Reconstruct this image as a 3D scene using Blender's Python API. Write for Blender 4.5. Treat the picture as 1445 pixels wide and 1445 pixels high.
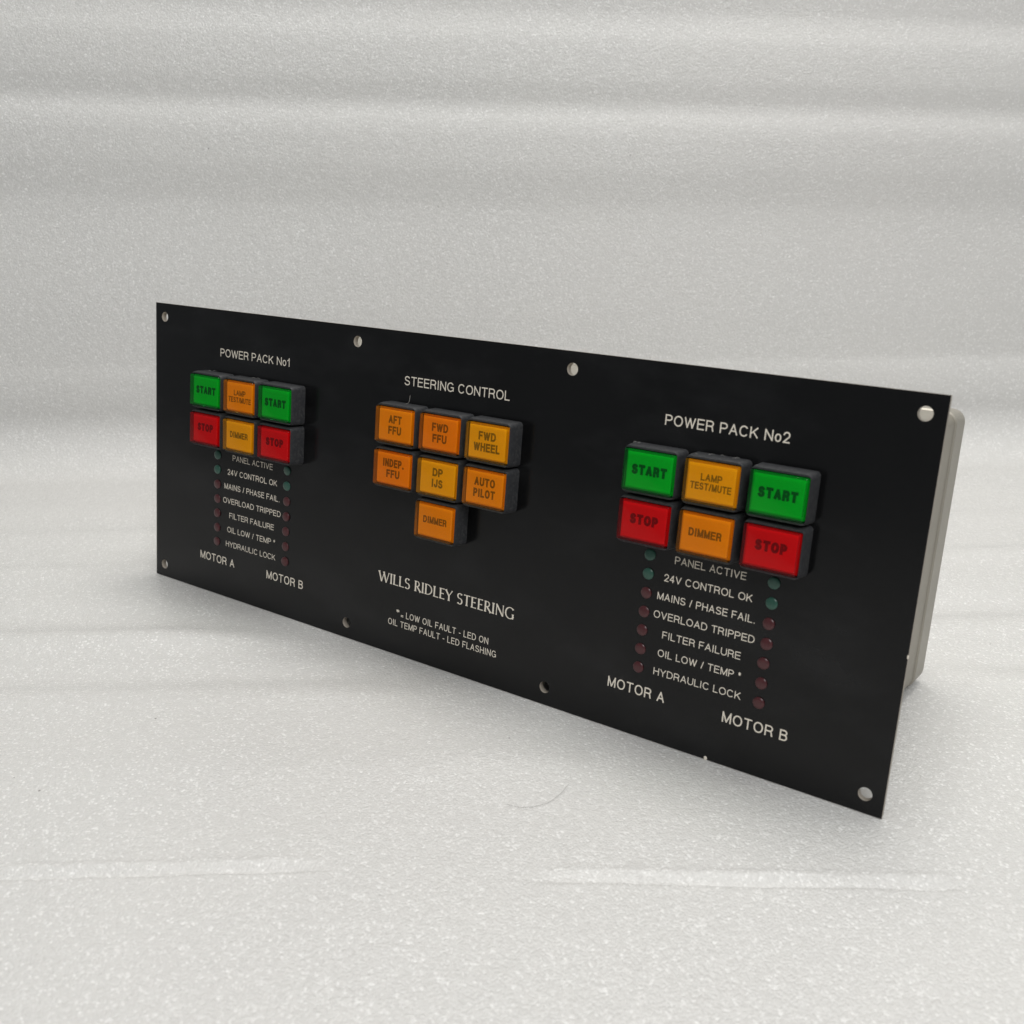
import bpy, bmesh, math, random
from mathutils import Matrix, Vector, noise
random.seed(7)
for o in list(bpy.data.objects): bpy.data.objects.remove(o)
S = bpy.context.scene
COL = S.collection
PI = math.pi

# ------------------------------------------------------------------ camera
cam_d = bpy.data.cameras.new('camera')
cam_d.sensor_fit = 'HORIZONTAL'; cam_d.sensor_width = 36.0
cam_d.lens = 1473.0 / 1445.0 * 36.0
cam_d.clip_start = 0.02; cam_d.clip_end = 50
cam_d.dof.use_dof = True; cam_d.dof.focus_distance = 0.57
cam_d.dof.aperture_fstop = (cam_d.lens / 1000) / 0.0024
cam = bpy.data.objects.new('camera', cam_d); COL.objects.link(cam)
CAM = Vector((0.32678, -0.39477, 0.26230))
R = Matrix(((0.819206, -0.183420, 0.543377), (0.573499, 0.262003, -0.776179), (0.0, 0.947476, 0.319826)))
cam.matrix_world = Matrix.Translation(CAM) @ R.to_4x4()
S.camera = cam

# ------------------------------------------------------------------ light
world = bpy.data.worlds.new('World'); S.world = world; world.use_nodes = True
bg = world.node_tree.nodes['Background']
bg.inputs[0].default_value = (0.93, 0.97, 1.0, 1); bg.inputs[1].default_value = 0.22
def area(name, loc, target, sx, sy, power, col):
    d = bpy.data.lights.new(name, 'AREA'); d.shape = 'RECTANGLE'; d.size = sx; d.size_y = sy
    d.energy = power; d.color = col
    o = bpy.data.objects.new(name, d); COL.objects.link(o)
    o.location = loc
    o.rotation_euler = (Vector(target) - Vector(loc)).to_track_quat('-Z', 'Y').to_euler()
    return o
area('ceiling_lamp', (0.10, 0.38, 1.75), (0.0, 0.15, 0), 0.9, 0.7, 25.0, (1.0, 0.985, 0.95))
area('window_light', (1.05, -1.05, 1.6), (0.0, 0.1, 0.1), 1.0, 0.8, 22.8, (0.97, 0.985, 1.0))
S.view_settings.view_transform = 'Standard'; S.view_settings.look = 'None'
S.view_settings.exposure = 0.0; S.view_settings.gamma = 1.0
S.render.engine = 'CYCLES'
S.cycles.max_bounces = 8; S.cycles.transparent_max_bounces = 12

# ------------------------------------------------------------------ helpers
def link(name, me, mat=None, parent=None, loc=None):
    o = bpy.data.objects.new(name, me); COL.objects.link(o)
    if mat and me and not me.materials: me.materials.append(mat)
    if parent: o.parent = parent
    if loc: o.location = loc
    return o
def from_bm(name, bm, smooth=False):
    bmesh.ops.recalc_face_normals(bm, faces=bm.faces)
    me = bpy.data.meshes.new(name); bm.to_mesh(me); bm.free()
    if smooth:
        for p in me.polygons: p.use_smooth = True
        me.set_sharp_from_angle(angle=math.radians(38))
    return me
def rr(hw, hh, r, n=5):
    """rounded rectangle outline"""
    r = max(r, 1e-5); pts = []
    for cx, cy, a0 in ((hw-r, hh-r, 0), (-hw+r, hh-r, 90), (-hw+r, -hh+r, 180), (hw-r, -hh+r, 270)):
        for k in range(n+1):
            a = math.radians(a0 + 90*k/n); pts.append((cx + r*math.cos(a), cy + r*math.sin(a)))
    return pts
def loft(levels, cap0=True, cap1=True, n=5):
    """levels: (half width, half height, corner radius, z) in mm -> bmesh in metres"""
    bm = bmesh.new(); loops = []
    for hw, hh, r, z in levels:
        loops.append([bm.verts.new((x/1000, y/1000, z/1000)) for x, y in rr(hw, hh, r, n)])
    for a, b in zip(loops, loops[1:]):
        m = len(a)
        for i in range(m): bm.faces.new((a[i], a[(i+1) % m], b[(i+1) % m], b[i]))
    if cap0: bm.faces.new(loops[0][::-1])
    if cap1: bm.faces.new(loops[-1])
    return bm
def lathe(profile, n=28):
    bm = bmesh.new(); loops = []
    for r, z in profile:
        loops.append([bm.verts.new((r/1000*math.cos(2*PI*k/n), r/1000*math.sin(2*PI*k/n), z/1000)) for k in range(n)])
    for a, b in zip(loops, loops[1:]):
        for i in range(n): bm.faces.new((a[i], a[(i+1) % n], b[(i+1) % n], b[i]))
    bm.faces.new(loops[0][::-1]); bm.faces.new(loops[-1])
    return bm

class NT:
    def __init__(s, name):
        s.m = bpy.data.materials.new(name); s.m.use_nodes = True; s.t = s.m.node_tree
        s.b = s.t.nodes['Principled BSDF']; s.out = s.t.nodes['Material Output']
    def n(s, typ, **kw):
        nd = s.t.nodes.new(typ)
        for k, v in kw.items():
            if k.startswith('i_'):
                key = k[2:].replace('_', ' ')
                nd.inputs[key].default_value = v
            else: setattr(nd, k, v)
        return nd
    def l(s, a, b): s.t.links.new(a, b)
    def coords(s, scale=(1, 1, 1)):
        tc = s.n('ShaderNodeTexCoord'); mp = s.n('ShaderNodeMapping'); mp.inputs['Scale'].default_value = scale
        s.l(tc.outputs['Object'], mp.inputs[0]); return mp.outputs[0]
    def noise(s, vec, scale, detail=3, rough=0.55):
        nd = s.n('ShaderNodeTexNoise'); nd.inputs['Scale'].default_value = scale
        nd.inputs['Detail'].default_value = detail; nd.inputs['Roughness'].default_value = rough
        s.l(vec, nd.inputs['Vector']); return nd.outputs['Fac']
    def ramp(s, fac, stops):
        r = s.n('ShaderNodeValToRGB'); e = r.color_ramp.elements
        while len(e) < len(stops): e.new(0.5)
        for el, (p, c) in zip(e, stops):
            el.position = p; el.color = c if len(c) == 4 else (*c, 1)
        s.l(fac, r.inputs[0]); return r.outputs[0]
    def mix(s, fac, a, b, mode='MIX'):
        m = s.n('ShaderNodeMix'); m.data_type = 'RGBA'; m.blend_type = mode
        for sock, v in ((m.inputs[0], fac), (m.inputs[6], a), (m.inputs[7], b)):
            if hasattr(v, 'links'): s.l(v, sock)
            elif isinstance(v, (int, float)): sock.default_value = v
            else: sock.default_value = (*v, 1) if len(v) == 3 else v
        return m.outputs[2]
    def math(s, op, a, b=0.0, clamp=False):
        m = s.n('ShaderNodeMath'); m.operation = op; m.use_clamp = clamp
        for sock, v in ((m.inputs[0], a), (m.inputs[1], b)):
            if hasattr(v, 'links'): s.l(v, sock)
            else: sock.default_value = v
        return m.outputs[0]
    def bump(s, h, strength, dist, normal=None):
        b = s.n('ShaderNodeBump'); b.inputs['Strength'].default_value = strength; b.inputs['Distance'].default_value = dist
        s.l(h, b.inputs['Height'])
        if normal: s.l(normal, b.inputs['Normal'])
        return b.outputs[0]
def g(v): return (v, v, v)
def simple(name, col, rough, spec=0.5, metal=0.0, var=0.15, scale=300, bump=0.0):
    t = NT(name); v = t.coords()
    f = t.noise(v, scale, 4)
    t.l(t.mix(f, tuple(c*(1-var) for c in col), tuple(min(1, c*(1+var)) for c in col)), t.b.inputs['Base Color'])
    t.b.inputs['Roughness'].default_value = rough; t.b.inputs['Specular IOR Level'].default_value = spec
    t.b.inputs['Metallic'].default_value = metal
    if bump: t.l(t.bump(f, bump, 0.0002), t.b.inputs['Normal'])
    return t.m

# ------------------------------------------------------------------ materials
def foam_material():
    t = NT('white_foam'); v = t.coords()
    # flattened film cells, irregular sizes
    warp = t.n('ShaderNodeTexNoise'); warp.inputs['Scale'].default_value = 260; warp.inputs['Detail'].default_value = 2
    t.l(v, warp.inputs['Vector'])
    va = t.n('ShaderNodeVectorMath', operation='MULTIPLY_ADD'); va.inputs[1].default_value = (0.0012, 0.0012, 0.0012)
    t.l(warp.outputs['Color'], va.inputs[0]); t.l(v, va.inputs[2])
    vor = t.n('ShaderNodeTexVoronoi'); vor.inputs['Scale'].default_value = 1050; vor.inputs['Randomness'].default_value = 1
    t.l(va.outputs[0], vor.inputs['Vector'])
    v2 = t.n('ShaderNodeTexVoronoi'); v2.inputs['Scale'].default_value = 480
    t.l(va.outputs[0], v2.inputs['Vector'])
    fine = t.noise(v, 1300, 3); mid = t.noise(v, 150, 3); big = t.noise(v, 9, 3); huge = t.noise(v, 2.5, 2)
    sep = t.n('ShaderNodeSeparateColor'); t.l(vor.outputs['Color'], sep.inputs[0])
    # some cells are whiter (dense skin), some greyer (thin, translucent); the whitest few are painted glints
    c1 = t.ramp(sep.outputs[0], [(0.0, (0.565, 0.555, 0.535)), (0.6, (0.60, 0.59, 0.568)), (0.88, (0.63, 0.62, 0.60)), (0.97, (0.80, 0.79, 0.77))])
    c2 = t.mix(t.math('MULTIPLY', t.ramp(big, [(0.35, g(0)), (0.7, g(1))]), 0.35), c1, (0.62, 0.61, 0.58))
    c3 = t.mix(t.math('MULTIPLY', t.ramp(huge, [(0.4, g(0)), (0.75, g(1))]), 0.25), c2, (0.61, 0.582, 0.56))
    # sparse dark dirt grains
    dv = t.n('ShaderNodeTexVoronoi'); dv.inputs['Scale'].default_value = 58
    t.l(v, dv.inputs['Vector'])
    sp = t.n('ShaderNodeSeparateColor'); t.l(dv.outputs['Color'], sp.inputs[0])
    dot = t.math('LESS_THAN', dv.outputs['Distance'], 0.032)
    sel = t.math('GREATER_THAN', sp.outputs[1], 0.86)
    c4 = t.mix(t.math('MULTIPLY', t.math('MULTIPLY', dot, sel), 0.8), c3, (0.12, 0.11, 0.10))
    t.l(c4, t.b.inputs['Base Color'])
    t.b.inputs['Roughness'].default_value = 0.42; t.b.inputs['Specular IOR Level'].default_value = 0.45
    h = t.math('ADD', t.math('MULTIPLY', vor.outputs['Distance'], -1.0), t.math('MULTIPLY', v2.outputs['Distance'], -0.6))
    h = t.math('ADD', h, t.math('MULTIPLY', fine, 0.5)); h = t.math('ADD', h, t.math('MULTIPLY', mid, 1.2))
    nrm = t.bump(h, 0.55, 0.00045); t.l(nrm, t.b.inputs['Normal'])
    # glossy skin with its own sharper relief: glints
    t.b.inputs['Coat Weight'].default_value = 0.8; t.b.inputs['Coat Roughness'].default_value = 0.12
    n2 = t.bump(h, 1.0, 0.0009); t.l(n2, t.b.inputs['Coat Normal'])
    return t.m
M_FOAM = foam_material()

def face_material():
    t = NT('black_engraving_laminate'); v = t.coords()
    sm = t.noise(v, 14, 5, 0.65); dust = t.noise(v, 1900, 2); patch = t.noise(v, 30, 3)
    mask = t.math('MULTIPLY', t.ramp(dust, [(0.66, g(0)), (0.76, g(1))]), t.ramp(patch, [(0.45, g(0)), (0.8, g(1))]))
    col = t.mix(t.math('MULTIPLY', mask, 0.18), (0.0035, 0.0035, 0.0037), (0.18, 0.18, 0.17))
    film = t.ramp(t.noise(t.coords((1, 2.2, 1)), 11, 5, 0.62), [(0.48, g(0)), (0.74, g(1))])
    col = t.mix(t.math('MULTIPLY', film, 0.055), col, (0.16, 0.16, 0.165))
    t.l(col, t.b.inputs['Base Color'])
    rg = t.ramp(sm, [(0.3, g(0.12)), (0.7, g(0.26))])
    t.l(rg, t.b.inputs['Roughness'])
    t.b.inputs['Specular IOR Level'].default_value = 0.30
    t.l(t.bump(t.noise(v, 900, 2), 0.06, 0.0001), t.b.inputs['Normal'])
    return t.m
M_FACE = face_material()
M_CORE = simple('cream_laminate_core', (0.42, 0.37, 0.31), 0.6)
M_LETTER = simple('engraved_cream_letter', (0.80, 0.73, 0.62), 0.7, 0.2, var=0.22, scale=900)
M_BACKPLATE = simple('dark_backing_plate', (0.30, 0.265, 0.22), 0.5)
def grey_box(name, col, metal=0.35):
    t = NT(name); v = t.coords((1, 1, 1))
    f = t.noise(v, 28, 5, 0.6); st = t.noise(t.coords((900, 40, 60)), 1.0, 3)
    a = t.mix(f, tuple(c*0.84 for c in col), tuple(c*1.14 for c in col))
    a = t.mix(t.math('MULTIPLY', st, 0.25), a, tuple(c*0.7 for c in col))
    t.l(a, t.b.inputs['Base Color']); t.b.inputs['Roughness'].default_value = 0.42
    t.b.inputs['Metallic'].default_value = metal
    t.l(t.bump(t.noise(v, 500, 3), 0.15, 0.0002), t.b.inputs['Normal'])
    return t.m
M_BOX = grey_box('bare_sheet_metal', (0.30, 0.275, 0.225))
M_BOX2 = grey_box('sheet_metal_cover', (0.35, 0.325, 0.275))
def bezel_material():
    t = NT('dusty_dark_grey_plastic'); v = t.coords()
    d = t.noise(v, 700, 4, 0.7); p = t.noise(v, 90, 3)
    f = t.math('MULTIPLY', t.ramp(d, [(0.45, g(0)), (0.75, g(1))]), t.ramp(p, [(0.3, g(0.2)), (0.7, g(1))]))
    t.l(t.mix(f, (0.030, 0.031, 0.034), (0.088, 0.086, 0.084)), t.b.inputs['Base Color'])
    t.b.inputs['Roughness'].default_value = 0.55; t.b.inputs['Specular IOR Level'].default_value = 0.35
    t.l(t.bump(d, 0.25, 0.0002), t.b.inputs['Normal'])
    return t.m
M_BEZEL = bezel_material()
def lens_material(name, tint):
    t = NT(name)
    tr = t.n('ShaderNodeBsdfTransparent'); tr.inputs[0].default_value = (*tint, 1)
    gl = t.n('ShaderNodeBsdfGlossy'); gl.inputs['Roughness'].default_value = 0.06
    df = t.n('ShaderNodeBsdfDiffuse'); df.inputs[0].default_value = (*KINDS[name.split('_')[0]][1], 1)
    v = t.coords(); nz = t.noise(v, 1200, 3)
    fr = t.n('ShaderNodeFresnel'); fr.inputs[0].default_value = 1.45
    nrm = t.bump(t.noise(v, 260, 2), 0.05, 0.0002); t.l(nrm, gl.inputs['Normal'])
    m0 = t.n('ShaderNodeMixShader'); t.l(t.math('MULTIPLY', nz, 0.14), m0.inputs[0])   # dust haze in the tinted plastic
    t.l(tr.outputs[0], m0.inputs[1]); t.l(df.outputs[0], m0.inputs[2])
    m1 = t.n('ShaderNodeMixShader'); t.l(t.math('MULTIPLY', fr.outputs[0], 0.5), m1.inputs[0])
    t.l(m0.outputs[0], m1.inputs[1]); t.l(gl.outputs[0], m1.inputs[2])
    t.l(m1.outputs[0], t.out.inputs['Surface'])
    return t.m
KINDS = {   # tint of the clear cap, colour of the plate inside it
    'green':  ((0.10, 0.90, 0.38), (0.004, 0.52, 0.075)),
    'red':    ((0.97, 0.36, 0.36), (0.75, 0.016, 0.026)),
    'amber':  ((0.99, 0.90, 0.45), (0.98, 0.455, 0.006)),
    'orange': ((0.99, 0.86, 0.42), (0.98, 0.345, 0.006)),
    'deep':   ((0.99, 0.84, 0.40), (0.98, 0.30, 0.006)),
}
M_LENS = {k: lens_material(k + '_lens_plastic', a) for k, (a, b) in KINDS.items()}
M_PLATE = {k: simple(k + '_legend_plate', b, 0.6, 0.2, var=0.05, scale=120) for k, (a, b) in KINDS.items()}
INK = {'green': (0.004, 0.050, 0.012), 'red': (0.15, 0.008, 0.011), 'amber': (0.19, 0.10, 0.012), 'orange': (0.18, 0.075, 0.010), 'deep': (0.18, 0.065, 0.010)}
M_INK = {k: simple(k + '_legend_ink', c, 0.7, 0.2, var=0.35, scale=700) for k, c in INK.items()}
M_LEDG = simple('unlit_green_led', (0.021, 0.078, 0.055), 0.28, var=0.3, scale=900)
M_LEDR = simple('unlit_red_led', (0.068, 0.015, 0.017), 0.28, var=0.3, scale=900)
M_HAIR = simple('dark_hair', (0.16, 0.15, 0.14), 0.6)
M_LINT = simple('grey_lint', (0.30, 0.29, 0.27), 0.8)

# ------------------------------------------------------------------ the foam sheet: floor that sweeps up into a backdrop
FWD = Vector((-0.57351, 0.81920, 0)); RGT = Vector((0.81920, 0.57351, 0))
PITCH = math.radians(18.652); ORG = Vector((CAM.x, CAM.y, 0))
def row_floor(y): return CAM.z / math.tan(PITCH + math.atan((y - 722.5)/1473))
WALL_V = 0.921
def row_wall(y): return CAM.z + (WALL_V + 0.05)*math.tan(-PITCH + math.atan((722.5 - y)/1473))
# how much the hanging sheet tips its face up (+) or down (-), by height
TIPS = [(640, 0.00), (600, 0.02), (560, 0.10), (500, 0.13), (450, 0.12), (420, 0.14), (380, 0.14), (330, 0.13), (300, 0.09), (280, -0.02), (250, -0.03),
        (225, 0.05), (200, 0.08), (182, 0.20), (165, 0.34), (153, 0.16), (140, -0.06), (122, -0.05), (108, 0.04), (85, 0.07), (65, 0.12), (45, 0.26), (25, 0.18), (8, -0.02), (-20, -0.04), (-60, 0.12), (-100, 0.0), (-160, 0.15), (-260, 0.05)]
TIPZ = [(row_wall(y), s) for y, s in TIPS]
def tip(z):
    if z <= TIPZ[0][0]: return TIPZ[0][1]
    for (a, sa), (b, sb) in zip(TIPZ, TIPZ[1:]):
        if z <= b:
            f = (z-a)/(b-a); f = f*f*(3-2*f); return sa + (sb-sa)*f
    return TIPZ[-1][1]
def floor_relief(u, v):
    """soft waves of the lying sheet and its two pressed creases, metres"""
    vv = v - 0.04*u
    h = 0.0
    q = ORG + FWD*v + RGT*u      # the sheet is pressed flat where the panel stands
    dd = math.hypot(max(0, abs(q.x) - 0.235), max(0, -0.004 - q.y, q.y - 0.14))
    clear = min(1, dd/0.055); clear = clear*clear*(3 - 2*clear)
    for row, amp, wid in ((745, 0.0010, 0.018), (795, 0.0015, 0.012), (862, -0.0020, 0.017), (893, 0.0016, 0.014), (700, 0.0010, 0.025), (972, 0.0013, 0.011), (945, -0.0013, 0.012), (1070, 0.0007, 0.015)):
        c = row_floor(row); w = 0.7 + 0.7*noise.noise(Vector((u*3.0, row*0.13, 0)))
        h += 2.7*amp*w*math.exp(-((vv - c)/wid)**2)
    h *= clear
    # creases
    for u0, u1, va, vb, amp in ((0.014, 0.168, 0.3345, 0.3300, 0.0016), (-0.42, -0.078, 0.3255, 0.3410, 0.0013)):
        f = (u - u0)/(u1 - u0)
        if -0.03 < f < 1.03:
            c = va + (vb - va)*max(0, min(1, f)) + 0.0006*noise.noise(Vector((u*40, va*9, 3)))
            e = min(1, max(0, (f + 0.03)/0.06))*min(1, max(0, (1.03 - f)/0.08))
            a = amp*e*(0.8 + 0.5*noise.noise(Vector((u*25, 0, va*20))))
            d = v - c     # steep little step on the near side, gentle on the far side
            h -= a*(math.exp(-(d/0.0033)**2) if d > 0 else math.exp(-(d/0.0009)**2))
            h += 0.45*a*math.exp(-((d - 0.0070)/0.0022)**2)
    return h
def build_sheet():
    vs = []; v = -0.75
    while v < WALL_V - 0.045:
        vs.append(v)
        v += 0.0007 if 0.318 < v < 0.352 else (0.004 if v > 0.2 else 0.03)
    us = []; u = -1.15
    while u < 1.15:
        us.append(u); u += 0.0045 if -0.26 < u < 0.22 else 0.02
    rows = []   # each row: function of u -> (v, z)
    for v in vs: rows.append(('f', v))
    for k in range(0, 19): rows.append(('c', k/18))
    z = 0.053
    while z < 0.72:
        rows.append(('w', z)); z += 0.003
    # integrate the tips into depth
    dep = {}; d = 0; zl = None
    z = 0.026; prof = []
    while z < 0.75:
        prof.append(d); d += (0.07 + 0.80*(tip(z)-0.06))*0.001; z += 0.001
    rad = 0.050
    verts = []; nu = len(us)
    for kind, val in rows:
        for u in us:
            base = 0.063*u
            lo = 0.0016*noise.noise(Vector((u*2.2, val*2.0, 5.0)))
            if kind == 'f':
                vv = val + base*max(0, min(1, (val-0.6)/0.3)); z = (floor_relief(u, val) + min(0, lo)*min(1, abs(val-0.45)/0.3)*0.6)*max(0, min(1, (0.86-val)/0.12))
            elif kind == 'c':
                a = val*(PI/2); t0 = tip(0.026)
                vv = WALL_V - 0.045 + base + rad*math.sin(a); z = rad*(1 - math.cos(a))
            else:
                zz = val + 0.020*u + 0.010*noise.noise(Vector((u*1.6, val*3.0, 1.0)))
                i = max(0, min(len(prof)-2, (zz - 0.026)/0.001)); k = int(i); dd = prof[k] + (prof[k+1]-prof[k])*(i-k)
                fade = max(0, min(1, (val-0.05)/0.04))
                vv = WALL_V - 0.045 + base + rad + (dd - 0*prof[0])*1.0*fade + 0.003*fade*noise.noise(Vector((u*3, val*5, 9)))
                z = val
            p = ORG + FWD*vv + RGT*u
            verts.append((p.x, p.y, z))
    faces = []
    for r in range(len(rows)-1):
        for c in range(nu-1):
            i = r*nu + c; faces.append((i, i+1, i+nu+1, i+nu))
    me = bpy.data.meshes.new('foam_sheet'); me.from_pydata(verts, [], faces)
    for p in me.polygons: p.use_smooth = True
    me.update()
    return me
sheet = link('ground', build_sheet(), M_FOAM)
sheet['kind'] = 'structure'; sheet['label'] = 'white foam sheet lying as ground and sweeping up behind the panel'

# ------------------------------------------------------------------ control panel
W, H = 479.0, 178.1
panel = bpy.data.objects.new('control_panel', None); COL.objects.link(panel)
panel.empty_display_size = 0.05
panel['label'] = 'long black ship steering control panel with coloured push buttons leaning back on white foam'
panel['category'] = 'control panel'
ALPHA = math.radians(7.2492)
# panel frame: x along the bottom edge, y up the face, z out of the face
panel.matrix_world = Matrix(((1, 0, 0, 0), (0, math.sin(ALPHA), -math.cos(ALPHA), 0), (0, math.cos(ALPHA), math.sin(ALPHA), 0.0), (0, 0, 0, 1)))
panel.location.z = 0.0004
def P(x, y, z=0.0): return ((x - W/2)/1000, y/1000, z/1000)

HOLES = [(8.8, 169.7), (172.7, 169.7), (309.8, 169.6), (470.7, 169.9), (8.4, 8.2), (172.6, 9.0), (309.2, 9.2), (470.9, 8.5)]
def plate(name, z0, z1, inset, mat_side, mat_front, holer):
    """plate with real round holes: 2D fill by a curve, extruded"""
    cu = bpy.data.curves.new(name, 'CURVE'); cu.dimensions = '2D'; cu.fill_mode = 'BOTH'
    def poly(pts):
        sp = cu.splines.new('POLY'); sp.points.add(len(pts)-1); sp.use_cyclic_u = True
        for p, q in zip(sp.points, pts): p.co = ((q[0]-W/2)/1000, q[1]/1000, 0, 1)
    i = inset
    poly([(i, i), (W-i, i), (W-i, H-i), (i, H-i)])
    for hx, hy in HOLES:
        poly([(hx + holer*math.cos(2*PI*k/32), hy + holer*math.sin(2*PI*k/32)) for k in range(32)])
    cu.extrude = (z1-z0)/2000
    tmp = bpy.data.objects.new('t', cu); COL.objects.link(tmp)
    dg = bpy.context.evaluated_depsgraph_get()
    me = bpy.data.meshes.new_from_object(tmp.evaluated_get(dg))
    bpy.data.objects.remove(tmp); bpy.data.curves.remove(cu)
    me.materials.clear(); me.materials.append(mat_side); me.materials.append(mat_front)
    for v in me.vertices: v.co.z += (z0+z1)/2000
    for p in me.polygons:
        c = p.center; p.use_smooth = False
        p.material_index = 1 if (abs(p.normal.z) > 0.9 and c.z > (z1-0.1)/1000) else 0
    me.name = name
    return link(name, me, None, panel)
plate('faceplate', -1.3, 0.0, 0.0, M_CORE, M_FACE, 3.0)
plate('backing_plate', -3.4, -1.32, 0.25, M_BACKPLATE, M_BACKPLATE, 3.05)

# enclosure behind the plate: body and a slightly larger rear cover, rounded long edges
bxc, byc = W/2, 89.5
def enclosure(name, hw, hh, r, z0, z1, mat, edge):
    bm = loft([(hw-edge, hh-edge, max(0.5, r-edge), z0), (hw, hh, r, z0+edge), (hw, hh, r, z1-edge), (hw-edge, hh-edge, max(0.5, r-edge), z1)], n=6)
    return link(name, from_bm(name, bm, True), mat, panel, P(bxc, byc))
enclosure('enclosure_body', 219.6, 71.3, 6.0, -117.0, -3.42, M_BOX, 0.3)
enclosure('enclosure_cover', 220.4, 72.1, 6.5, -135.0, -116.0, M_BOX2, 0.8)

# ------------------------------------------------------------------ lettering
# a plain monoline engraver's sans, drawn as strokes: (width in cap heights, strokes); x and y run 0..1 over the glyph
def sarc(cx, cy, rx, ry, a0, a1, p=2.12, n=12):
    o = []
    for k in range(n+1):
        a = math.radians(a0 + (a1-a0)*k/n); c, s = math.cos(a), math.sin(a)
        o.append((cx + rx*math.copysign(abs(c)**(2/p), c), cy + ry*math.copysign(abs(s)**(2/p), s)))
    return o
def bowl(y0, y1, xs, x1):   # a right-hand bowl from (0,y1) round to (0,y0)
    return [(0, y1), (xs, y1)] + sarc(xs, (y0+y1)/2, x1-xs, (y1-y0)/2, 88, -88) + [(xs, y0), (0, y0)]
SG = {
 'A': (.80, [[(0, 0), (.5, 1)], [(.5, 1), (1, 0)], [(.19, .33), (.81, .33)]]),
 'B': (.70, [[(0, 0), (0, 1)], bowl(.53, 1, .55, .94), bowl(0, .53, .55, 1)]),
 'C': (.84, [sarc(.5, .5, .5, .5, 40, 320, n=22)]),
 'D': (.80, [[(0, 0), (0, 1)], bowl(0, 1, .40, 1)]),
 'E': (.68, [[(0, 0), (0, 1)], [(0, 1), (1, 1)], [(0, .53), (.93, .53)], [(0, 0), (1, 0)]]),
 'F': (.62, [[(0, 0), (0, 1)], [(0, 1), (1, 1)], [(0, .50), (.86, .50)]]),
 'G': (.88, [sarc(.5, .5, .5, .5, 42, 318, n=22), [(.62, .46), (.98, .46)], [(.98, .46), (.98, .08)]]),
 'H': (.76, [[(0, 0), (0, 1)], [(1, 0), (1, 1)], [(0, .53), (1, .53)]]),
 'I': (.12, [[(.5, 0), (.5, 1)]]),
 'J': (.52, [[(1, 1), (1, .28)] + sarc(.5, .28, .5, .28, 0, -180)]),
 'K': (.76, [[(0, 0), (0, 1)], [(.94, 1), (.02, .36)], [(.34, .60), (1, 0)]]),
 'L': (.58, [[(0, 0), (0, 1)], [(0, 0), (1, 0)]]),
 'M': (.90, [[(0, 0), (0, 1)], [(0, 1), (.5, .02)], [(.5, .02), (1, 1)], [(1, 1), (1, 0)]]),
 'N': (.76, [[(0, 0), (0, 1)], [(0, 1), (1, 0)], [(1, 0), (1, 1)]]),
 'O': (.90, [sarc(.5, .5, .5, .5, 90, 450, n=30)]),
 'P': (.70, [[(0, 0), (0, 1)], bowl(.46, 1, .52, 1)]),
 'R': (.76, [[(0, 0), (0, 1)], bowl(.48, 1, .55, .96), [(.50, .48), (.80, .44), (.88, .32), (.94, .06), (1.0, .0)]]),
 'S': (.74, [sarc(.5, .76, .44, .24, 20, 235, n=12) + sarc(.5, .25, .49, .25, 58, -165, n=12)]),
 'T': (.74, [[(.5, 0), (.5, 1)], [(0, 1), (1, 1)]]),
 'U': (.76, [[(0, 1), (0, .36)] + sarc(.5, .36, .5, .36, 180, 360, n=14) + [(1, 1)]]),
 'V': (.80, [[(0, 1), (.5, 0)], [(.5, 0), (1, 1)]]),
 'W': (1.16, [[(0, 1), (.25, 0)], [(.25, 0), (.5, .96)], [(.5, .96), (.75, 0)], [(.75, 0), (1, 1)]]),
 'Y': (.80, [[(0, 1), (.5, .44)], [(1, 1), (.5, .44)], [(.5, .44), (.5, 0)]]),
 'X': (.76, [[(0, 0), (1, 1)], [(0, 1), (1, 0)]]),
 'o': (.54, [sarc(.5, .35, .5, .35, 90, 450, n=24)]),
 '1': (.30, [[(1, 0), (1, 1)], [(1, .96), (.55, .80), (0, .70)]]),
 '2': (.58, [sarc(.5, .72, .5, .28, 175, -35, n=12) + [(.02, .02)], [(0, 0), (1, 0)]]),
 '4': (.60, [[(.74, 0), (.74, 1)], [(.72, 1), (0, .28)], [(0, .28), (1, .28)]]),
 '/': (.28, [[(0, 0), (1, 1)]]),
 '.': (.10, [[(.8, 0), (.8, .012)]]),
 '-': (.26, [[(0, .36), (1, .36)]]),
 '=': (.36, [[(0, .18), (1, .18)], [(0, .42), (1, .42)]]),
 '*': (.30, [[(.5, .58), (.5, .98)], [(0, .68), (1, .90)], [(0, .90), (1, .68)]]),
 ' ': (.16, []),
}
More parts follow.
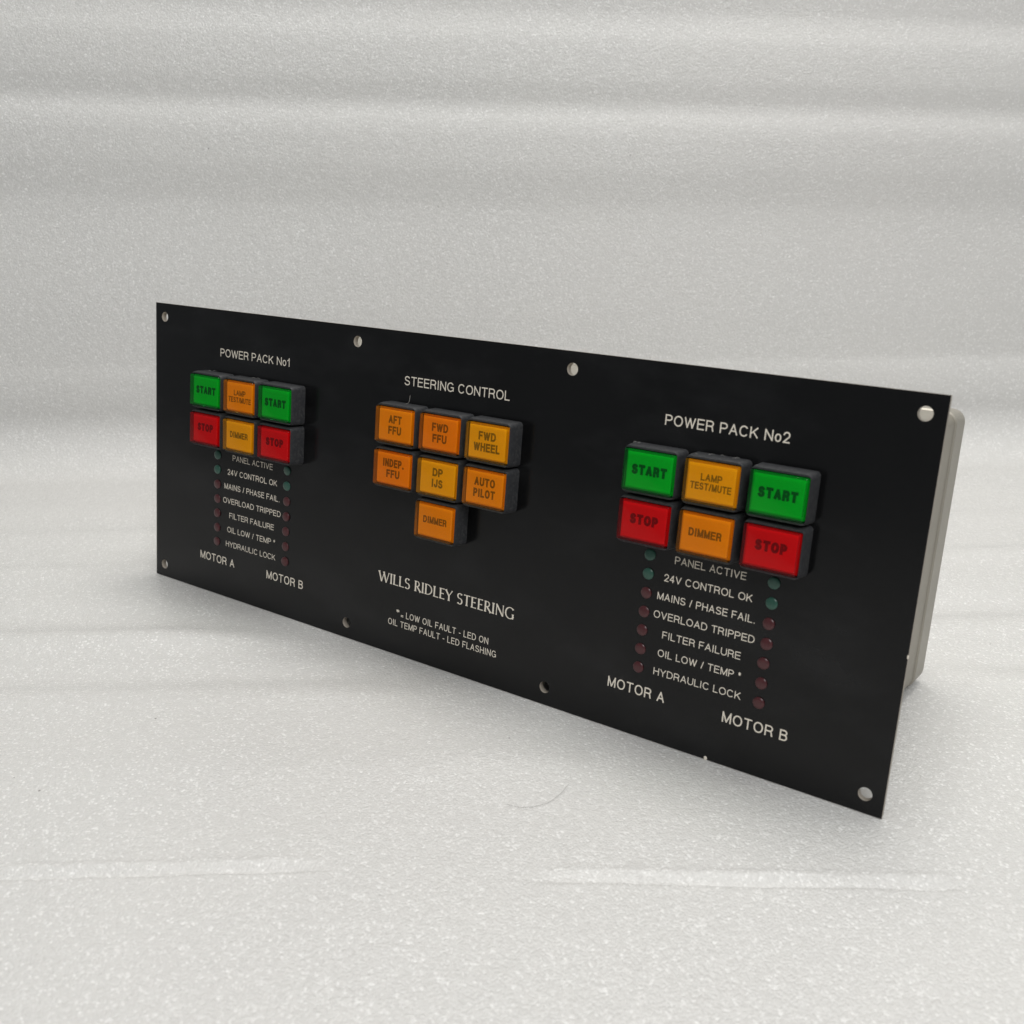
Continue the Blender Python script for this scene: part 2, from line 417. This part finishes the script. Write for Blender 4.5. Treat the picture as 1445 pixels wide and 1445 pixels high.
def sans(txt, x0, x1, base, cap, weight, name, mat, parent, z, on_panel=True, gap=0.30):
    """lay txt between x0 and x1; weight is the stroke width in mm"""
    w = weight; wv = 0; tot = 0
    for i, c in enumerate(txt): tot += SG[c][0]*cap
    fixed = (w + gap*cap*0.55)*len(txt) - gap*cap*0.55
    k = (x1 - x0 - fixed)/tot                       # horizontal squeeze of the glyph skeletons
    verts = []; faces = []; pen = x0; ns = 0
    for c in txt:
        gw = SG[c][0]*cap*k
        for st in SG[c][1]:
            pts = [(pen + w/2 + x*gw, base + w/2 + y*(cap-w)) for x, y in st]
            q = [pts[0]]
            for p in pts[1:]:
                if math.hypot(p[0]-q[-1][0], p[1]-q[-1][1]) > 1e-3*cap: q.append(p)
            pts = q; m = len(pts)
            if m < 2: continue
            closed = c in 'Oo'
            def nrm(a, b):
                dx, dy = b[0]-a[0], b[1]-a[1]; l = math.hypot(dx, dy) or 1; return dx/l, dy/l
            if not closed:
                d0 = nrm(pts[0], pts[1]); d1 = nrm(pts[-2], pts[-1])
                diag = lambda d: 0.5 if min(abs(d[0]), abs(d[1])) < 0.05 else 0.5*abs(d[1])*0.75
                e0, e1 = w*diag(d0), w*diag(d1)
                pts[0] = (pts[0][0]-d0[0]*e0, pts[0][1]-d0[1]*e0); pts[-1] = (pts[-1][0]+d1[0]*e1, pts[-1][1]+d1[1]*e1)
            b0 = len(verts); zz = z + 0.003*(ns % 6); ns += 1
            for i, (x, y) in enumerate(pts):
                if closed: a = nrm(pts[i-1] if i else pts[-2], pts[i]); b = nrm(pts[i], pts[i+1] if i < m-1 else pts[1])
                else: a = nrm(pts[max(0, i-1)], pts[max(0, i-1)+1]); b = nrm(pts[min(m-2, i)], pts[min(m-2, i)+1])
                tx, ty = a[0]+b[0], a[1]+b[1]; l = math.hypot(tx, ty) or 1; tx /= l; ty /= l
                mit = min(1.6, 1/max(0.4, tx*a[0]+ty*a[1]))
                for s_ in (1, -1):
                    px, py = x - ty*w/2*s_*mit, y + tx*w/2*s_*mit
                    verts.append(P(px, py, zz) if on_panel else (px/1000, py/1000, zz/1000))
            for i in range(m-1): faces.append((b0+2*i, b0+2*i+1, b0+2*i+3, b0+2*i+2))
        pen += gw + w + gap*cap*0.55
    me = bpy.data.meshes.new(name); me.from_pydata(verts, [], faces)
    bm = bmesh.new(); bm.from_mesh(me)
    for f in bm.faces:
        f.normal_update()
        if f.normal.z < 0: f.normal_flip()
    bm.to_mesh(me); bm.free()
    return link(name, me, mat, parent)
ZT = 0.05
def print_on(txt, x0, x1, base, cap, weight=0.42):
    return sans(txt, x0, x1, base, cap, weight, 'lettering', M_LETTER, panel, ZT)
print_on('POWER PACK No1', 61.4, 120.7, 150.4, 4.8, 0.56)
print_on('STEERING CONTROL', 207.2, 275.2, 150.2, 4.8, 0.56)
print_on('POWER PACK No2', 360.5, 418.6, 150.3, 4.8, 0.60)
ROWS = ['PANEL ACTIVE', '24V CONTROL OK', 'MAINS / PHASE FAIL.', 'OVERLOAD TRIPPED', 'FILTER FAILURE', 'OIL LOW / TEMP *', 'HYDRAULIC LOCK']
for xs in ([(73.6, 108.8), (69.2, 112.8), (66.4, 115.2), (65.4, 116.4), (71.2, 110.9), (69.5, 112.2), (68.4, 112.7)],
           [(372.8, 407.2), (368.4, 411.3), (365.9, 413.7), (365.0, 414.6), (370.5, 409.2), (369.2, 410.5), (368.0, 411.6)]):
    for k, (t_, (a, b)) in enumerate(zip(ROWS, xs)):
        print_on(t_, a, b, (88.0, 78.8, 69.6, 60.6, 51.5, 42.4, 33.1)[k], 3.5, 0.40)
for t_, a, b in (('MOTOR A', 44.4, 76.4), ('MOTOR B', 105.5, 136.6), ('MOTOR A', 344.6, 375.0), ('MOTOR B', 404.2, 434.9)):
    print_on(t_, a, b, 20.5, 5.1, 0.66)
print_on('*', 209.4, 211.8, 22.4, 4.0, 0.42)
print_on('=', 212.9, 214.6, 22.1, 3.2, 0.4)
print_on('LOW OIL FAULT - LED ON', 216.6, 272.7, 22.3, 3.6)
print_on('OIL TEMP FAULT - LED FLASHING', 203.9, 278.2, 16.4, 3.6)

# the maker's line in a flared engraver's roman, drawn stroke by stroke
def arc(cx, cy, rx, ry, a0, a1, n=14):
    return [(cx + rx*math.cos(math.radians(a0 + (a1-a0)*k/n)), cy + ry*math.sin(math.radians(a0 + (a1-a0)*k/n))) for k in range(n+1)]
TK, TN = 0.135, 0.070
GL = {  # advance, [(points, thick, flare at start, flare at end)]
 'W': (1.10, [([(0.02, 1), (0.30, 0)], TK, 1, 0), ([(0.30, 0), (0.55, 0.98)], TN, 0, 0), ([(0.50, 1), (0.78, 0)], TK, 1, 0), ([(0.78, 0), (1.04, 1)], TN, 0, 1)]),
 'I': (0.26, [([(0.13, 0), (0.13, 1)], TK, 1, 1)]),
 'L': (0.54, [([(0.13, 0), (0.13, 1)], TK, 1, 1), ([(0.10, 0.035), (0.52, 0.035)], TN, 0, 1)]),
 'S': (0.58, [(arc(0.28, 0.745, 0.19, 0.225, 30, 262, 16)[:] + arc(0.28, 0.26, 0.21, 0.26, 82, -145, 16), 0.105, 1, 1)]),
 'R': (0.66, [([(0.13, 0), (0.13, 1)], TK, 1, 1), ([(0.12, 0.965), (0.28, 0.965)] + arc(0.28, 0.735, 0.20, 0.23, 85, -85) + [(0.28, 0.505), (0.12, 0.505)], 0.088, 0, 0), ([(0.27, 0.50), (0.64, 0.0)], TK, 0, 1)]),
 'D': (0.78, [([(0.13, 0), (0.13, 1)], TK, 1, 1), ([(0.12, 0.965), (0.26, 0.965)] + arc(0.26, 0.50, 0.44, 0.465, 88, -88) + [(0.26, 0.035), (0.12, 0.035)], 0.095, 0, 0)]),
 'E': (0.56, [([(0.13, 0), (0.13, 1)], TK, 1, 1), ([(0.10, 0.965), (0.50, 0.965)], TN, 0, 1), ([(0.10, 0.52), (0.44, 0.52)], TN, 0, 1), ([(0.10, 0.035), (0.52, 0.035)], TN, 0, 1)]),
 'Y': (0.68, [([(0.02, 1), (0.33, 0.46)], TK, 1, 0), ([(0.64, 1), (0.34, 0.47)], TN, 1, 0), ([(0.335, 0), (0.335, 0.49)], TK, 1, 0)]),
 'T': (0.62, [([(0.31, 0), (0.31, 0.98)], TK, 1, 0), ([(0.02, 0.965), (0.60, 0.965)], TN, 1, 1)]),
 'N': (0.82, [([(0.12, 0), (0.12, 1)], TN, 1, 1), ([(0.10, 1), (0.70, 0)], TK, 0, 0), ([(0.70, 0), (0.70, 1)], TN, 0, 1)]),
 'G': (0.82, [(arc(0.44, 0.5, 0.38, 0.50, 42, 330, 26), 0.105, 1, 0), ([(0.70, 0.0), (0.70, 0.44)], TK*0.9, 0, 1)]),
 ' ': (0.30, []),
}
def roman_line(txt, x0, x1, base, cap):
    tot = sum(GL[c][0] + 0.05 for c in txt) - 0.05
    sx = (x1-x0)/tot; pen = 0; verts = []; faces = []; n_st = 0
    for ch in txt:
        adv, strokes = GL[ch]
        for pts, w, f0, f1 in strokes:
            if len(pts) == 2:
                (ax, ay), (bx, by) = pts; pts = [(ax+(bx-ax)*k/8, ay+(by-ay)*k/8) for k in range(9)]
            m = len(pts); L = [0]
            for p, q in zip(pts, pts[1:]): L.append(L[-1] + math.hypot(q[0]-p[0], q[1]-p[1]))
            b0 = len(verts); zz = 0.05 + 0.0025*(n_st % 6); n_st += 1
            for k, (x, y) in enumerate(pts):
                p = pts[max(0, k-1)]; q = pts[min(m-1, k+1)]
                dx, dy = q[0]-p[0], q[1]-p[1]; dl = math.hypot(dx, dy) or 1; nx, ny = -dy/dl, dx/dl
                ww = w*(0.62 + 0.5*abs(dy/dl)) if m > 9 else w
                if f0: ww *= 1 + 0.75*math.exp(-(L[k]/0.07)**2)
                if f1: ww *= 1 + 0.75*math.exp(-((L[-1]-L[k])/0.07)**2)
                for s_ in (1, -1):
                    verts.append(P(x0 + (pen + x + nx*ww/2*s_)*sx, base + (y + ny*ww/2*s_)*cap, zz))
            for k in range(m-1): faces.append((b0+2*k, b0+2*k+1, b0+2*k+3, b0+2*k+2))
        pen += adv + 0.05
    me = bpy.data.meshes.new('lettering'); me.from_pydata(verts, [], faces)
    bm = bmesh.new(); bm.from_mesh(me); bmesh.ops.recalc_face_normals(bm, faces=bm.faces); bm.to_mesh(me); bm.free()
    return link('lettering', me, M_LETTER, panel)
roman_line('WILLS RIDLEY STEERING', 195.6, 287.6, 39.6, 5.9)

# ------------------------------------------------------------------ push buttons
def housing_mesh():
    return from_bm('push_button', loft([(13.6, 11.2, 2.0, 0.05), (13.5, 11.1, 2.4, 7.2), (13.2, 10.8, 2.3, 9.6), (13.0, 10.6, 2.1, 10.2),
        (12.85, 9.75, 0.7, 10.2), (12.75, 9.65, 0.6, 6.0)], n=5), True)
def well_mesh(): return from_bm('reflector', loft([(12.2, 9.0, 0.4, 6.55), (12.2, 9.0, 0.4, 8.6)], n=2))
def lens_mesh(): return from_bm('lens', loft([(12.4, 9.25, 0.5, 6.5), (12.4, 9.25, 0.6, 11.7), (12.2, 9.05, 0.7, 12.05), (11.8, 8.65, 0.7, 12.15)], n=3), True)
def plate_mesh(): return from_bm('legend_plate', loft([(11.1, 8.0, 0.3, 8.62), (11.1, 8.0, 0.3, 10.15), (10.9, 7.8, 0.3, 10.3)], n=2), False)
ME_H, ME_W, ME_L, ME_P = housing_mesh(), well_mesh(), lens_mesh(), plate_mesh()
ME_H.materials.append(M_BEZEL)
LP = {}; 
for k in KINDS:
    a = ME_L.copy(); a.materials.append(M_LENS[k]); b = ME_P.copy(); b.materials.append(M_PLATE[k]); w_ = ME_W.copy(); w_.materials.append(M_PLATE[k]); LP[k] = (a, b, w_)
def push_button(x, y, kind, label, lines, jitter=0.0):
    o = link('push_button', ME_H, None, panel, P(x, y)); o['label'] = label
    link('reflector', LP[kind][2], None, o)
    a = link('lens', LP[kind][0], None, o); b = link('legend_plate', LP[kind][1], None, o)
    n = len(lines); z = random.uniform(-0.18, 0.18)
    tilt = (random.uniform(-0.012, 0.012), random.uniform(-0.012, 0.012), 0)
    for q in (a, b): q.location.z = z/1000; q.rotation_euler = tilt
    for i, (t_, w, cap, yc) in enumerate(lines):
        wt = 1.35 if cap > 4.5 else (0.95 if cap > 4 else (0.78 if cap > 3.5 else 0.60))
        l = sans(t_, -w/2, w/2, yc - cap/2, cap, wt, 'lettering', M_INK[kind], o, 10.36, False, 0.15)
        l.location.z = z/1000; l.rotation_euler = tilt
ST = [('START', 17.4, 4.7, 0.4)]; SP = [('STOP', 14.2, 4.7, 1.0)]; DM = [('DIMMER', 15.6, 3.7, 0.6)]
LM = [('LAMP', 10.0, 3.2, 2.3), ('TEST/MUTE', 19.2, 3.2, -1.8)]
def two(a, wa, b, wb, c=4.3): return [(a, wa, c, 3.1), (b, wb, c, -2.6)]
Y1, Y2, Y3 = 129.6, 106.4, 83.4
for cx, pk, k1, k2 in ((90.6, 'number one', 'orange', 'amber'), (390.1, 'number two', 'amber', 'orange')):
    push_button(cx-30, Y1, 'green', 'green start button above motor A column, power pack ' + pk, ST)
    push_button(cx, Y1, k1, k1 + ' lamp test mute button, power pack ' + pk, LM)
    push_button(cx+30, Y1, 'green', 'green start button at right, power pack ' + pk, ST)
    push_button(cx-30, Y2, 'red', 'red stop button above motor A column, power pack ' + pk, SP)
    push_button(cx, Y2, k2, k2 + ' dimmer button, power pack ' + pk, DM)
    push_button(cx+30, Y2, 'red', 'red stop button at right, power pack ' + pk, SP)
push_button(210.9, Y1, 'orange', 'orange button reading AFT FFU', two('AFT', 8.9, 'FFU', 8.9))
push_button(240.9, Y1, 'deep', 'orange button reading FWD FFU', two('FWD', 10.5, 'FFU', 9.2))
push_button(270.7, Y1, 'amber', 'amber button reading FWD WHEEL', two('FWD', 10.6, 'WHEEL', 16.0))
push_button(210.9, Y2, 'deep', 'orange button reading INDEP. FFU', two('INDEP.', 14.4, 'FFU', 9.0))
push_button(240.9, Y2, 'amber', 'amber button reading DP IJS', two('DP', 6.6, 'IJS', 7.2))
push_button(270.7, Y2, 'orange', 'amber button reading AUTO PILOT', two('AUTO', 12.6, 'PILOT', 13.2))
push_button(240.9, Y3, 'orange', 'orange dimmer button below the middle group', DM)

# ------------------------------------------------------------------ indicator leds
led_me = {}
for nm, m in (('green', M_LEDG), ('red', M_LEDR)):
    me = from_bm('indicator_led', lathe([(2.75, -0.4), (2.75, 0.45), (2.5, 0.75), (1.6, 0.95), (0.3, 1.0)]), True); me.materials.append(m); led_me[nm] = me
for x in (60.1, 121.2, 360.1, 420.1):
    for k, y in enumerate((89.7, 80.5, 71.2, 62.0, 52.9, 43.6, 34.4)):
        c = 'green' if k < 2 else 'red'
        l = link('indicator_led', led_me[c], None, panel, P(x + random.uniform(-.15, .15), y, random.uniform(-0.15, 0.15)))
        l.rotation_euler = (random.uniform(-.08, .08), random.uniform(-.08, .08), 0)
# chips where the black skin has broken from the cream core
def chip(x, y, sx, sy, seed):
    rnd = random.Random(seed); bm = bmesh.new()
    bmesh.ops.create_icosphere(bm, subdivisions=2, radius=0.001)
    for v in bm.verts:
        v.co = Vector((v.co.x*sx, v.co.y*sy, v.co.z*0.25))*rnd.uniform(0.8, 1.1)
    link('edge_chip', from_bm('edge_chip', bm, True), M_LETTER, panel, P(x, y, 0))
chip(398.6, 0.6, 0.9, 1.1, 1); chip(478.9, 72.0, 0.4, 1.0, 2)

# ------------------------------------------------------------------ stray hairs
def hair(name, pts, r, mat, label, cat, parent=None):
    cu = bpy.data.curves.new(name, 'CURVE'); cu.dimensions = '3D'; cu.bevel_depth = r; cu.bevel_resolution = 1; cu.resolution_u = 8
    sp = cu.splines.new('BEZIER'); sp.bezier_points.add(len(pts)-1)
    for b, p in zip(sp.bezier_points, pts): b.co = p; b.handle_left_type = b.handle_right_type = 'AUTO'
    t = bpy.data.objects.new('t', cu); COL.objects.link(t)
    me = bpy.data.meshes.new_from_object(t.evaluated_get(bpy.context.evaluated_depsgraph_get()))
    bpy.data.objects.remove(t); bpy.data.curves.remove(cu)
    me.materials.clear(); me.name = name; o = link(name, me, mat, parent)
    if label: o['label'] = label; o['category'] = cat
    return o
def fl(y, x, h=0.0006):
    d = R @ Vector(((x-722.5)/1473, -(y-722.5)/1473, -1)); k = -CAM.z/d.z; p = CAM + d*k; return Vector((p.x, p.y, h))
hair('hair', [fl(1137, 716), fl(1141, 738), fl(1136, 768), fl(1126, 786), fl(1110, 803, 0.0015)], 0.00006, M_HAIR, 'thin curved dark hair lying on the foam in front of the panel', 'hair')
def lint(pts, r=0.00012): return hair('lint', [P(*p) for p in pts], r, M_LINT, None, None, panel)
lint([(215.5, 141.5, 8), (218.0, 142.8, 8.6), (219.0, 146.5, 9)])
for x, y, z in ((58, 141.2, 5), (99, 141.1, 4), (350, 141.0, 7), (395, 141.2, 6), (384, 141.1, 8)):
    for _ in range(3):
        a = random.uniform(0, 6.28); q = [x + random.uniform(-3, 3), y + random.uniform(-.2, .3), z + random.uniform(-1, 1)]
        lint([q, (q[0] + 1.2*math.cos(a), q[1] + 0.5, q[2] + 0.8*math.sin(a)), (q[0] + 2.0*math.cos(a+.5), q[1] + 0.3, q[2] + 1.6*math.sin(a))], 0.00006)
